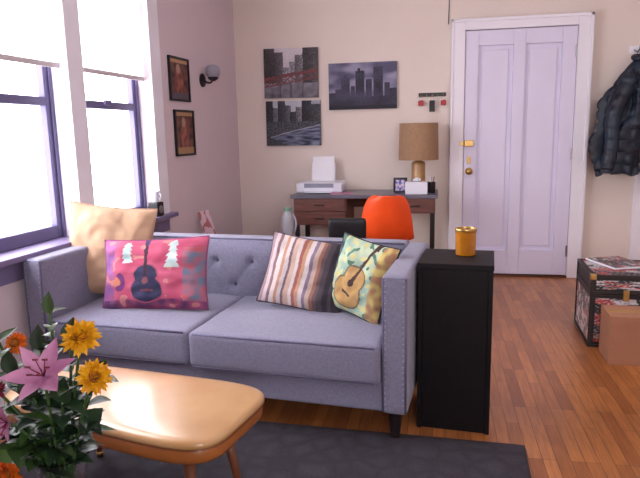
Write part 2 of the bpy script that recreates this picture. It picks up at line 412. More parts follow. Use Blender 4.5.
def pink_fn(u,v):
    uu=u+.012*noise.noise(Vector((u*14,v*14,44))); vv=v+.012*noise.noise(Vector((u*14,v*14,45)))
    n=noise.noise(Vector((u*5,v*5,4))); n2=noise.noise(Vector((u*11,v*9,8)))
    c=mixc(S(160,56,88),S(190,92,120),.5+n)
    if u<.14: c=mixc(S(130,86,146),S(166,86,124),.5+n2)
    if v<.14: c=mixc(S(90,50,92),c,.3+n2)
    if n2>.36: c=S(186,120,120)
    if tree(uu,vv,.27,.95,.30,.06) or tree(uu,vv,.70,.97,.40,.07): c=mixc(S(150,180,186),S(192,200,196),.5+n2)
    if u>.80 and .1<v<.85: c=mixc(S(96,112,136),S(176,86,100),.5+n2*1.8)
    if ell(u,v,.20,.38,.055,.13)<1: c=S(190,116,90) if n2>0 else S(110,50,110)
    g=guitar(uu,vv,.46,.40,.05,.82,1.5)
    if g=='body': c=mixc(S(34,36,62),S(54,50,86),.5+n2)
    if g=='hole': c=S(110,60,72)
    if g=='neck' : c=S(50,24,44)
    if g=='head': c=S(50,40,80)
    if g=='edge': c=S(160,72,96)
    return c
def stripe_fn(u,v):
    uu=u+.02*noise.noise(Vector((u*3,v*3,2)))
    seq=[(0.05,(150,124,132)),(.10,(196,180,184)),(.14,(130,100,106)),(.20,(206,192,192)),(.24,(176,134,110)),(.29,(200,186,188)),(.32,(116,92,102)),(.38,(190,162,148)),(.42,(208,196,196)),(.46,(160,96,90)),(.50,(188,146,118)),(.55,(206,194,194)),(.59,(126,108,130)),(.64,(184,162,150)),(.68,(150,104,92)),(.72,(104,84,88)),(.78,(78,68,78)),(.84,(56,50,60)),(.88,(74,66,76)),(1.01,(48,42,52))]
    for e,c in seq:
        if uu<e: return S(*c)
    return S(48,42,52)
def teal_fn(u,v):
    uu=u+.014*noise.noise(Vector((u*12,v*12,54))); vv=v+.014*noise.noise(Vector((u*12,v*12,55)))
    n=noise.noise(Vector((u*5,v*5,14))); n2=noise.noise(Vector((u*10,v*10,18)))
    c=mixc(S(186,200,170),S(140,172,160),.5+n)
    if n2>.2: c=S(200,196,140)
    if n2<-.3: c=S(80,116,96)
    if u>.80: c=mixc(S(160,120,90),S(196,176,106),.5+n2*2)
    if u<.12: c=mixc(S(40,50,60),S(80,110,100),.5+n2*2)
    g=guitar(uu,vv,.5,.40,-.35,.88,1.0)
    if g=='body': c=mixc(S(188,152,96),S(168,130,84),.5+n2)
    if g=='hole': c=S(60,40,36)
    if g=='neck' : c=S(70,44,40)
    if g=='head': c=S(60,40,40)
    if g=='edge': c=S(110,100,80)
    return c
def place(o,p,tiltx,yaw,roll):
    o.matrix_world=Matrix.Translation(p)@Matrix.Rotation(yaw,4,'Z')@Matrix.Rotation(tiltx,4,'X')@Matrix.Rotation(roll,4,'Y')
R=math.radians
o=pillow('throw_pillow',.42,.46,.12,tan_fn,M_fab,seedv=1); tag(o,'plain tan square throw pillow leaning against sofa back','throw pillow'); piping(o,.42,.46,M_tanpipe)
place(o,SP(-.70,.050,.640),R(-14),R(22),R(8))
o=pillow('throw_pillow',.53,.34,.12,pink_fn,M_fab,nx=220,ny=150,seedv=2); tag(o,'pink patterned lumbar pillow with a dark blue guitar print','throw pillow'); piping(o,.53,.34,mat('pink_piping',rgb(130,60,100),.9,.05,30))
place(o,SP(-.365,-.085,.565),R(-18),R(0),R(-3))
o=pillow('throw_pillow',.41,.34,.11,stripe_fn,M_fab,nx=180,ny=80,seedv=3); tag(o,'brown, cream and orange striped throw pillow leaning on sofa back','throw pillow'); piping(o,.41,.34,mat('dark_piping',rgb(70,58,70),.9,.05,30))
place(o,SP(.330,.07,.562),R(-24),R(-4),R(9))
o=pillow('throw_pillow',.33,.34,.11,teal_fn,M_fab,nx=150,ny=150,seedv=4); tag(o,'pale teal and yellow pillow with tan guitar print','throw pillow'); piping(o,.33,.34,mat('black_piping',rgb(40,40,46),.9,.05,30))
place(o,SP(.600,.005,.572),R(-18),R(-34),R(7))

# ---------------------------------------------------------------- black side cabinet + amber jar
cab=empty('side_cabinet',(.092,2.465,0),'narrow black-brown wood cabinet standing beside sofa arm','cabinet',R(-5))
boxes('body',[(-.143,-.125,-.15,.15,0,.67),(.125,.143,-.15,.15,0,.67),(-.125,.125,-.148,-.13,.03,.67),(-.125,.125,.13,.148,.0,.67),(-.125,.125,-.14,.14,.03,.05)],M_black,cab,bevel=.002)
boxes('cabinet_top',[(-.145,.145,-.153,.153,.67,.692)],M_black,cab,bevel=.003)
boxes('kick_board',[(-.125,.125,-.14,-.12,0,.03)],M_black,cab)
glass=mat('amber_glass',rgb(206,130,24),.12,.1,30,trans=.35,coat=.5)
jar=empty('candle_jar',(.125,2.50,.692),'small amber glass candle jar standing on black cabinet','candle jar')
lathe('jar_body',[(.036,0),(.041,.004),(.042,.09),(.043,.104),(.038,.104),(.037,.09),(.036,.012),(0,.010)],glass,jar)
lathe('wax',[(.0355,.012),(.0355,.07),(0,.07)],mat('amber_wax',rgb(206,142,40),.6,.05,20),jar)
lathe('jar_rim',[(.043,.100),(.045,.106),(.043,.112),(.039,.112),(.038,.106)],M_brass,jar)
tube('wick',[(0,0,.07),(.001,0,.082)],.001,M_leg,jar,5)

# ---------------------------------------------------------------- coffee table (padded top)
ct=empty('coffee_table',(-.985,1.712,0.015),'low honey brown coffee table with rounded padded top, splayed legs','coffee table',R(-11))
def sup(a,L,W,e=5.0):
    c,s=math.cos(a),math.sin(a)
    return (L/2*math.copysign(abs(c)**(2/e),c),W/2*math.copysign(abs(s)**(2/e),s))
def slab(name,L,W,prof,m,parent,taper=0.22):
    V=[];Fc=[];seg=160
    for (k,z) in prof:
        for i in range(seg):
            x,y=sup(2*pi*i/seg,L,W)
            V.append((x*(1-k/(L/2)),y*(1-k/(W/2))*(1+taper*x/L),z))
    n=len(prof)
    for j in range(n-1):
        for i in range(seg): Fc.append((j*seg+i,j*seg+(i+1)%seg,(j+1)*seg+(i+1)%seg,(j+1)*seg+i))
    Fc.append(tuple(range(seg))[::-1]); Fc.append(tuple((n-1)*seg+i for i in range(seg)))
    return newobj(name,V,Fc,m,parent,smooth=True)
M_ctop=mat('honey_vinyl_top',rgb(204,162,112),.34,0,5,0.02,40,col2=rgb(188,142,90),coat=1.0)
M_cside=mat('caramel_side',rgb(164,98,46),.35,.12,9,coat=.3)
slab('table_apron',.85,.40,[(.03,.266),(.008,.269),(.002,.276),(0,.290),(.001,.312),(.004,.317)],M_cside,ct)
slab('table_top',.86,.405,[(.006,.317),(-.001,.321),(-.003,.328),(-.002,.336),(.003,.342),(.011,.3455),(.03,.347),(.09,.3475),(.18,.3478)],M_ctop,ct)
slab('edge_welt',.86,.405,[(.004,.313),(-.003,.317),(.004,.321)],mat('dark_welt',rgb(116,62,30),.4,.1,9),ct)
M_tleg=mat('walnut_leg',rgb(110,62,38),.35,.15,14)
for sx in (-1,1):
    for sy in (-1,1):
        a=Vector((sx*.27+.02,sy*.10,.268)); bb=Vector((sx*.30+.02,sy*.135,0.0))
        tube('leg',[bb,bb+(a-bb)*.08,a],[.011,.012,.021],M_tleg,ct,14)
        tube('leg_ferrule',[bb,bb+(a-bb)*.09],[.013,.014],M_brass,ct,14)

# ---------------------------------------------------------------- rug
rm=bpy.data.materials.new('charcoal_embossed_rug'); rm.use_nodes=True; nt=rm.node_tree; b=nt.nodes['Principled BSDF']; b.inputs['Roughness'].default_value=.95
tc=nt.nodes.new('ShaderNodeTexCoord'); vo=nt.nodes.new('ShaderNodeTexVoronoi'); vo.inputs['Scale'].default_value=10; vo.inputs['Randomness'].default_value=.8; vo.feature='DISTANCE_TO_EDGE'
nt.links.new(tc.outputs['Object'],vo.inputs['Vector'])
cr=nt.nodes.new('ShaderNodeValToRGB'); cr.color_ramp.elements[0].position=.0; cr.color_ramp.elements[0].color=rgb(60,54,64); cr.color_ramp.elements[1].position=.3; cr.color_ramp.elements[1].color=rgb(74,68,80)
nt.links.new(vo.outputs[0],cr.inputs[0])
ns=nt.nodes.new('ShaderNodeTexNoise'); ns.inputs['Scale'].default_value=220; nt.links.new(tc.outputs['Object'],ns.inputs['Vector'])
mx=nt.nodes.new('ShaderNodeMix'); mx.data_type='RGBA'; mx.blend_type='MULTIPLY'; mx.inputs['Factor'].default_value=.7
nt.links.new(cr.outputs[0],mx.inputs['A']); nt.links.new(ns.outputs['Fac'],mx.inputs['B']); nt.links.new(mx.outputs['Result'],b.inputs['Base Color'])
bp=nt.nodes.new('ShaderNodeBump'); bp.inputs['Strength'].default_value=.4; bp.inputs['Distance'].default_value=.012
nt.links.new(cr.outputs[0],bp.inputs['Height']); nt.links.new(bp.outputs[0],b.inputs['Normal'])
rug=softbox('area_rug',2.02,1.90,.014,.006,rm,None,(-.695,1.31,.0072),(0,0,R(-2)),n=10)
tag(rug,'dark charcoal area rug with embossed pattern under coffee table','rug')

# ---------------------------------------------------------------- desk and things on it
desk=empty('desk',(-.56,4.84,0),'walnut writing desk with grey top against back wall','desk')
boxes('desktop',[(-.565,.58,-.24,.22,.695,.722)],M_desktop,desk,bevel=.003)
boxes('carcass',[(-.545,-.12,-.22,.21,.48,.695),(.26,.56,-.22,.21,.58,.695),(-.12,.26,.19,.21,.58,.695)],M_deskwood,desk,bevel=.002)
def drawer(x0,x1,z0,z1):
    d=boxes('drawer',[(x0,x1,-.236,-.22,z0,z1)],M_deskwood,desk,bevel=.002)
    boxes('handle',[((x0+x1)/2-.04,(x0+x1)/2+.04,-.25,-.236,(z0+z1)/2-.005,(z0+z1)/2+.005)],M_leg,d,bevel=.002)
drawer(-.535,-.13,.595,.69); drawer(-.535,-.13,.487,.588); drawer(.27,.55,.588,.69)
for x in (-.525,.54):
    for y in (-.20,.19): boxes('leg',[(x-.018,x+.018,y-.018,y+.018,0,.49 if x<0 else .585)],M_leg,desk,bevel=.002)
pr=empty('printer',(-.925,4.88,.722),'white inkjet printer with raised paper feed on desk','printer')
softbox('body',.38,.26,.085,.02,M_white,pr,(0,0,.0435),n=10)
boxes('control_panel',[(-.12,.12,-.134,-.126,.045,.078)],mat('grey_panel',rgb(140,140,160),.4,.05,10),pr,bevel=.002)
boxes('output_tray',[(-.11,.11,-.19,-.12,.008,.016)],M_white,pr,bevel=.002)
boxes('paper_support',[(-.10,.10,0,.008,0,.16)],M_white,pr,(0,.07,.075),(R(-14),0,0),bevel=.003)
boxes('paper_stack',[(-.09,.09,-.006,-.001,0,.215)],M_paper,pr,(0,.07,.075),(R(-14),0,0))
o=boxes('paper_pad',[(-.09,.09,-.06,.06,0,.006)],mat('pinkish_paper',rgb(190,130,160),.7,.05,10),None,(-.745,4.73,.7222),(0,0,.3)); tag(o,'loose pink paper pad lying on desk','paper')
lamp=empty('table_lamp',(-.135,4.86,.722),'table lamp with tan drum shade and gold column base','lamp')
M_shade=mat('tan_linen_shade',rgb(160,126,98),.9,.08,40,.3,300)
lathe('lamp_base',[(.065,0),(.068,.006),(.064,.02),(.054,.028),(.054,.10),(.054,.22),(.05,.235),(.02,.25),(.012,.27),(.012,.30)],mat('gold_ceramic',rgb(186,142,88),.35,0,10,col2=rgb(150,106,66),coat=.3),lamp)
lathe('lamp_shade',[(.154,.255),(.157,.255),(.150,.540),(.147,.540),(.154,.257)],M_shade,lamp,seg=48)
tube('harp',bez((-.0,0,.29),(.09,0,.42),(0,0,.53)),.002,M_brass,lamp)
lathe('light_bulb',[(.012,.30),(.014,.33),(.028,.37),(.028,.39),(.0,.415)],M_white,lamp,seg=16)
def fr_fn(u,v):
    if u<.14 or u>.86 or v<.12 or v>.88: return S(20,18,26)
    return mixc(S(90,90,170),S(220,200,220),.5+noise.noise(Vector((u*5,v*5,30)))*1.5)
e=empty('photo_frame',(-.275,4.80,.724),'small black framed photo standing on desk','photo frame')
picture('photo',.10,.11,fr_fn,M_print,e,(0,-.004,.056),(R(-10),0,0),40,40)
boxes('frame',[(-.054,-.046,-.01,.008,0,.116),(.046,.054,-.01,.008,0,.116),(-.046,.046,-.01,.008,0,.008),(-.046,.046,-.01,.008,.108,.116),(-.046,.046,.0,.008,.008,.108)],M_darkpl,e,(0,0,0),(R(-10),0,0),bevel=.001)
e=empty('tissue_box',(-.145,4.70,.722),'white cardboard tissue box on desk under lamp','box')
boxes('box_body',[(-.085,.085,-.05,.05,0,.095)],M_white,e,bevel=.006)
boxes('tissue_slot',[(-.04,.04,-.012,.012,.095,.098)],M_darkpl,e)
newobj('tissue',[(-.03,0,.095),(.03,0,.095),(.035,.01,.115),(0,-.01,.13),(-.03,.01,.11)],[(0,1,2,3,4)],M_paper,e)
e=empty('pen_cup',(-.03,4.78,.722),'small black cylinder pen cup holding pens on desk','pen cup')
lathe('cup',[(.028,0),(.03,.003),(.03,.085),(.027,.085),(.026,.005),(0,.005)],M_darkpl,e,seg=20)
for i,(dx,dy) in enumerate(((.012,.006),(-.01,.01),(.0,-.012))): tube('pen',[(dx*.4,dy*.4,.008),(dx*1.6,dy*1.6,.125)],.0035,(M_red,M_white,M_steel)[i],e,8)

# orange shell chair
ch=empty('shell_chair',(-.345,4.28,0),'orange-red molded plastic shell chair at desk','chair',R(6))
prof=[(.20,.41,.19),(.17,.425,.20),(.08,.415,.215),(-.03,.405,.22),(-.12,.42,.215),(-.175,.47,.205),(-.205,.55,.195),(-.225,.64,.182),(-.24,.71,.162),(-.25,.755,.135),(-.253,.775,.10)]
V=[];Fc=[];nu=16
for k,(y,z,w) in enumerate(prof):
    t=k/(len(prof)-1)
    for i in range(nu+1):
        u=i/nu*2-1; c=abs(u)**2.4
        lift=.05*c*(1-t); fwd=.075*c*math.sin(min(1,t*1.25)*pi/2)
        V.append((u*w*.92,y+fwd,z+lift))
for k in range(len(prof)-1):
    for i in range(nu): a=k*(nu+1)+i; Fc.append((a,a+1,a+nu+2,a+nu+1))
o=newobj('shell',V,Fc,M_orange,ch,smooth=True)
md=o.modifiers.new('sub','SUBSURF'); md.levels=md.render_levels=2
md=o.modifiers.new('sol','SOLIDIFY'); md.thickness=.007
for sx in (-1,1):
    for sy in (-1,1): tube('leg',[(sx*.20,sy*.19,0),(sx*.10,sy*.08,.40)],[.009,.009],M_steel,ch,10)
tube('cross_brace',[(-.10,-.08,.395),(.10,.08,.395)],.008,M_steel,ch); tube('cross_brace',[(.10,-.08,.395),(-.10,.08,.395)],.008,M_steel,ch)
bc=empty('side_chair',(-.555,3.86,0),'low black upholstered chair behind sofa','chair',R(4))
softbox('backrest',.24,.05,.28,.02,M_darkpl,bc,(0,-.14,.53),(R(6),0,0),n=10)
softbox('seat',.34,.32,.06,.02,M_darkpl,bc,(0,.02,.36),n=10)
for sx in (-1,1):
    for sy in (-1,1): tube('leg',[(sx*.15,sy*.13+.02,0),(sx*.14,sy*.12+.02,.34)],.010,M_darkpl,bc)
for sx in (-1,1): tube('back_post',[(sx*.10,-.11,.35),(sx*.10,-.13,.5)],.01,M_darkpl,bc)
sh=empty('storage_shelf',(-1.36,4.30,0),'low dark wooden shelf in corner behind sofa','shelf')
boxes('shelf_board',[(-.34,.32,-.20,.20,.34,.36)],M_deskwood,sh,bevel=.002); boxes('shelf_board',[(-.32,.30,-.19,.19,.14,.16)],M_deskwood,sh,bevel=.002)
boxes('side_panel',[(-.34,-.32,-.20,.20,0,.34)],M_deskwood,sh); boxes('side_panel',[(.30,.32,-.20,.20,0,.34)],M_deskwood,sh)
jg=empty('plastic_jug',(-1.095,4.38,.36),'translucent pale plastic jug with green cap on shelf','jug')
lathe('jug_body',[(.045,0),(.050,.008),(.050,.20),(.042,.235),(.028,.255),(.026,.27)],mat('pale_translucent_plastic',rgb(196,196,208),.3,.05,9,trans=.4),jg,seg=24)
lathe('cap',[(.028,.265),(.028,.292),(0,.292)],mat('green_cap',rgb(120,160,140),.4,.05,9),jg,seg=20)
tube('handle',bez((.045,0,.10),(.085,0,.19),(.03,0,.245)),.007,mat('pale_handle',rgb(180,184,204),.3,.05,9),jg)
bk=empty('greeting_card',(-1.655,4.18,.362),'folded red and pink card standing open on shelf','card',R(20))
def card_fn(u,v):
    return S(170,96,100) if noise.noise(Vector((u*4,v*4,50)))>0.15 else S(214,184,196)
picture('card_front',.085,.29,card_fn,M_print,bk,(0,-.02,.15),(R(-5),R(-14),0),30,60)
picture('card_back',.085,.29,lambda u,v:S(220,200,210),M_print,bk,(0,.02,.15),(R(5),R(-14),0),4,4)

e=lw(empty('speaker',(XL+.015,3.57,ZS+.02),'small dark cube speaker on window sill end','speaker'))
boxes('cabinet_body',[(-.035,.035,-.04,.04,0,.09)],M_darkpl,e,bevel=.006)
lathe('speaker_cone',[(.026,0),(.022,.003),(0,-.004)],M_steel,e,(.036,0,.045),(0,pi/2,0),seg=20)
e=lw(empty('white_cup',(XL+.015,3.57,ZS+.111),'small white ceramic cup standing on dark cube','cup'))
lathe('cup_body',[(.022,0),(.025,.003),(.03,.07),(.027,.07),(.022,.006),(0,.006)],M_white,e,seg=24)
tube('handle',bez((.026,0,.015),(.055,0,.035),(.028,0,.06)),.004,M_white,e)

# ---------------------------------------------------------------- wall art
def hsh(*a): return random.Random(str(a)).random()
def towers(u,v,bl,seedk):
    res=None
    for k,(a,b_,h,t,w) in enumerate(bl):
        if a<=u<b_ and v<h:
            sh=t*(.75+.5*(u-a)/(b_-a))
            c=S(sh,sh*.97,sh*1.03)
            cu,cv=int((u-a)*w),int(v*w*.8)
            f=((u-a)*w)%1
            if .25<f<.8 and (v*w*.8)%1>.35:
                q=hsh(k,cu,cv,seedk); g=sh*(.65 if q<.6 else 1.35)
                c=S(min(255,g),min(255,g*.97),min(255,g*1.05))
            res=c
    return res
def street_fn(u,v):
    u0,v0=u,v
    u=u+.010*noise.noise(Vector((u0*9,v0*9,66))); v=v+.010*noise.noise(Vector((u0*9,v0*9,67)))
    n=noise.noise(Vector((u*10,v*10,60))); n3=noise.noise(Vector((u*34,v*34,61))); n5=noise.noise(Vector((u*4,v*4,63)))
    c=mixc(S(224,216,224),S(194,184,194),1-v)
    q=towers(u,v,[(.48,.62,.72,150,60),(.58,.74,.86,116,50),(.32,.5,.62,140,60),(.18,.36,.92,84,50),(-.1,.20,1.1,50,40),(.72,1.1,1.1,74,36)],1)
    if q: c=q
    if v<.30:
        c=mixc(S(74,72,84),S(140,136,148),.4+v*1.2+n*.6)
        if abs(u-.5)<.02+.0*v or (abs(u-.30)<.015) or abs(u-.72)<.015: c=mixc(c,S(60,50,56),.6)
    vv=v-.18*(u-.5)
    if .30<vv<.46:
        d=min(abs(((u*8+v*8)%1)-.5),abs(((u*8-v*8)%1)-.5))
        if d<.10 or vv<.325 or vv>.435: c=S(122,58,60)
    if .46<vv<.50: c=mixc(S(70,58,64),S(150,70,66),.5+n3)
    return mixc(c,S(96,86,92),max(0,.10+abs(n3)*.3+n5*.3))
def river_fn(u,v):
    u0,v0=u,v
    u=max(0,u+.010*noise.noise(Vector((u0*9,v0*9,76)))); v=v+.010*noise.noise(Vector((u0*9,v0*9,77)))
    n=noise.noise(Vector((u*6,v*24,70))); n3=noise.noise(Vector((u*34,v*34,71))); n5=noise.noise(Vector((u*4,v*4,73)))
    c=S(200,200,214)
    q=towers(u,v,[(.1,.24,.85,110,60),(.34,.46,.9,96,60),(.55,.7,.86,120,50),(-.1,.13,1.1,46,44),(.22,.36,1.0,60,50),(.44,.56,.76,56,60),(.66,.84,1.1,46,40),(.82,1.1,.92,76,44)],2)
    if q: c=q
    if v<.54: c=mixc(S(44,50,52),S(96,98,104),.5+n3*1.5)
    bank=.16+.32*u**.8
    if v<bank:
        c=mixc(S(46,52,76),S(136,142,168),.45+n*1.3)
        if abs(v-bank+.02)<.010: c=S(170,170,180)
    if v<.22-.5*u: c=mixc(S(40,44,44),S(90,90,92),.5+n3)
    return mixc(c,S(62,64,84),max(0,.12+abs(n3)*.4+n5*.3))
def skyline_fn(u,v):
    n=noise.noise(Vector((u*3,v*5,80))); n3=noise.noise(Vector((u*30,v*30,81))); n5=noise.noise(Vector((u*7,v*9,83)))
    c=mixc(S(156,152,180),S(84,82,108),.3+v*.4+n*1.2+n5*.5)
    for a,b_,h,k in [(0,.10,.36,0),(.10,.19,.44,1),(.19,.31,.68,0),(.22,.28,.74,0),(.33,.39,.50,1),(.40,.53,.82,0),(.43,.47,.88,0),(.55,.64,.64,1),(.66,.80,.90,0),(.82,.90,.56,1),(.90,1.01,.44,0),(0,1.01,.28,0)]:
        if a<=u<b_ and v<h+n3*.01:
            c=mixc(S(26,24,38),S(66,64,86),(.35 if k==0 else .7)+n+n3*.5)
            if int(u*90)%2==0: c=mixc(c,S(96,94,116),.15)
    if v<.08: c=S(22,20,30)
    return mixc(c,S(110,106,132),.10)
for nm,fn,x0,x1,z0,z1,lb,ry in (('canvas_print',street_fn,-1.44,-.975,1.50,1.905,'canvas print of city street with rusty red elevated bridge',0.6),('canvas_print',river_fn,-1.435,-.96,1.10,1.475,'canvas print of river curving past dark buildings',0.4),('canvas_print',skyline_fn,-.885,-.32,1.39,1.765,'dark purple-grey canvas print of a skyline with towers',0)):
    o=picture(nm,x1-x0,z1-z0,fn,M_att,None,((x0+x1)/2,YB-.027,(z0+z1)/2),(0,R(ry),0),220,170,thick=.028)
    tag(o,lb,'canvas print')
def post_fn(k):
    def f(u,v):
        n=noise.noise(Vector((u*5,v*6,90+k*7)))
        c=mixc(S(60,36,40),S(124,76,64),.5+n)
        if ell(u,v,.5,.42,.22,.38)<1: c=mixc(S(166,96,76),S(110,56,56),.5+n*1.5)
        if ell(u,v,.46,.76,.11,.12)<1: c=S(176,140,124)
        if v<.16: c=S(170,130,90) if k else S(90,80,96)
        if v>.9: c=S(186,146,110)
        return c
    return f
for k,(y0,y1,z0,z1) in enumerate(((3.87,4.166,1.438,1.734),(3.908,4.203,1.062,1.38))):
    e=lw(empty('framed_poster',(XL+.001,(y0+y1)/2,(z0+z1)/2),('dark framed red and orange poster hanging beside sconce','dark framed orange poster hanging on wall beneath another')[k],'framed poster',R(90)))
    w,h=y1-y0,z1-z0
    picture('poster',w-.03,h-.03,post_fn(k),M_print,e,(0,-.008,0),(0,0,0),60,60)
    boxes('frame',[(-w/2,-w/2+.014,-.018,0,-h/2,h/2),(w/2-.014,w/2,-.018,0,-h/2,h/2),(-w/2+.014,w/2-.014,-.018,0,-h/2,-h/2+.014),(-w/2+.014,w/2-.014,-.018,0,h/2-.014,h/2),(-w/2+.014,w/2-.014,-.004,0,-h/2+.014,h/2-.014)],M_darkpl,e,bevel=.002)
sc=lw(empty('wall_sconce',(XL,4.41,1.63),'wall sconce with frosted white glass globe and pewter arm','sconce'))
M_pew=mat('pewter',rgb(70,66,76),.35,.1,20,metal=.8)
lathe('wall_plate',[(.05,0),(.05,.01),(.03,.02),(0,.022)],M_pew,sc,(0,0,-.02),(0,pi/2,0),seg=24)
tube('arm',bez((.01,0,-.02),(.08,0,-.07),(.09,0,-.0),8),.008,M_pew,sc)
lathe('shade_holder',[(.012,-.03),(.036,-.015),(.040,0)],M_pew,sc,(.09,0,-.0),seg=24)
lathe('glass_shade',[(.036,0),(.052,.02),(.057,.045),(.052,.072),(.038,.09),(.0,.096)],mat('frosted_glass',rgb(160,158,174),.3,.03,10,trans=.2),sc,(.09,0,-.005),seg=32)
kr=empty('key_rack',(-.035,YB,1.44),'dark wooden key rack mounted on wall above lamp','key rack')
boxes('rack_board',[(-.11,.11,-.015,0,.035,.065)],M_leg,kr,bevel=.003)
for i in range(5): tube('hook',[(-.09+i*.045,-.015,.045),(-.09+i*.045,-.03,.038),(-.09+i*.045,-.03,.052)],.003,M_brass,kr,6)
M_fob=mat('red_fob',rgb(170,40,50),.5,.05,20)
def keyring(x,m,n,lb,L=.105):
    e=empty('key_ring',(x,YB-.031,1.472),lb,'keys',group='keys hanging on the rack')
    V=[];Fc=[]
    tubedata([(0+.014*math.sin(a),0,-.014+.014*math.cos(a)) for a in [i*2*pi/12 for i in range(13)]],.0015,5,V,Fc)
    newobj('ring',V,Fc,M_steel,e)
    for i in range(n):
        d=(i-(n-1)/2)*.012
        boxes('key',[(d-.004,d+.004,-.002,.0,-.075,-.025),(d-.009,d+.009,-.002,.0,-.042,-.024)],M_brass if i%2 else M_steel,e,(0,-.002*i,0),(0,R(6*(i-1)),0))
    boxes('fob',[(-.022,.022,-.010,-.005,-L,-.03)],m,e,bevel=.003)
keyring(-.125,M_fob,2,'key ring with a red fob hanging on rack',.07); keyring(-.035,M_darkpl,3,'key ring with a black fob hanging on rack',.12); keyring(.055,M_fob,2,'key ring with a red fob hanging on rack',.07)

# ---------------------------------------------------------------- trunk, box, magazines
tk=empty('steamer_trunk',(1.25,3.60,0),'black steamer trunk with metal edges and colorful pasted pictures','trunk',R(-3))
tw,td,th_=.80,.44,.41
def coll_fn(seed,dark=.5):
    def f(u,v):
        cx,cy=int(u*13+noise.noise(Vector((u*3,v*3,seed)))*1.6),int(v*8+noise.noise(Vector((u*3,v*3,seed+5)))*1.6)
        k=hsh(cx,cy,seed)
        pal=[(30,28,34),(180,50,56),(216,208,212),(60,60,80),(150,110,100),(40,30,36),(196,190,196),(28,28,36)]
        c=S(*pal[int(k*8)%8])
        n=noise.noise(Vector((u*50,v*36,seed)))
        return mixc(c,S(20,18,24) if n<0 else S(220,210,210),abs(n)*1.3)
    return f
boxes('trunk_body',[(-tw/2+.006,tw/2-.006,-td/2+.006,td/2-.006,.012,.30)],M_darkpl,tk,bevel=.004)
boxes('lid',[(-tw/2+.006,tw/2-.006,-td/2+.006,td/2-.006,.304,th_-.004)],M_darkpl,tk,bevel=.004)
picture('lid_picture',tw-.05,td-.05,coll_fn(3),M_print,tk,(0,0,th_-.002),(R(-90),0,0),160,100)
picture('lid_front_picture',tw-.06,.05,coll_fn(5),M_print,tk,(0,-td/2+.004,.355),(0,0,0),140,16)
picture('front_picture',tw-.06,.25,coll_fn(8),M_print,tk,(0,-td/2+.004,.155),(0,0,0),140,60)
picture('side_picture',td-.05,.25,coll_fn(12),M_print,tk,(-tw/2+.004,0,.155),(0,0,R(-90)),80,60)
E=[];t=.014
for x in (-tw/2,tw/2-t):
    for y in (-td/2,td/2-t): E.append((x,x+t,y,y+t,0,th_))
for z in (0,.29,.305,th_-t):
    h=.012 if z in(.29,.305) else t
    for y in (-td/2,td/2-t): E.append((-tw/2,tw/2,y,y+t,z,z+h))
    for x in (-tw/2,tw/2-t): E.append((x,x+t,-td/2,td/2,z,z+h))
boxes('edge_trim',E,mat('dark_bronze_edge',rgb(50,42,42),.4,.15,20,metal=.4),tk,bevel=.002)
boxes('corner_guard',[(-tw/2-.004,-tw/2+.03,-td/2-.004,-td/2+.03,th_-.03,th_+.004)],M_brass,tk,bevel=.006)
for x in (-.22,.22):
    boxes('latch',[(x-.015,x+.015,-td/2-.012,-td/2,.27,.33)],M_brass,tk,bevel=.003)
mg=[((1.05,3.70,.412),.22,.28,20),((1.30,3.58,.412),.21,.28,-8),((1.33,3.73,.424),.21,.24,70)]
for i,(p,w,h,a) in enumerate(mg):
    e=empty('magazine',p,('glossy magazine with busy printed cover lying on trunk','thick glossy magazine lying on trunk beside box','glossy magazine stacked crosswise on another')[i],'magazine',R(a),group='magazines on the trunk')
    boxes('pages',[(-w/2,w/2,-h/2,h/2,0,.010)],M_paper,e)
    picture('cover',w,h,coll_fn(20+i*7),M_print,e,(0,0,.011),(R(-90),0,0),50,60)
cb=empty('cardboard_box',(1.135,3.245,0),'brown corrugated cardboard box on floor before trunk','box',R(-3))
M_card=mat('cardboard',rgb(166,116,90),.85,.06,12,.1,60)
boxes('box_walls',[(-.25,.25,-.11,-.105,0,.25),(-.25,.25,.105,.11,0,.25),(-.25,-.245,-.105,.105,0,.25),(.245,.25,-.105,.105,0,.25),(-.245,.245,-.105,.105,0,.005)],M_card,cb)
boxes('box_flap',[(-.25,.25,-.11,-.002,.25,.254)],M_card,cb); boxes('box_flap',[(-.25,.25,.002,.11,.25,.254)],M_card,cb)
boxes('packing_tape',[(-.25,.25,-.025,.025,.2542,.2552)],mat('tape',rgb(190,146,100),.25,.03,9),cb)

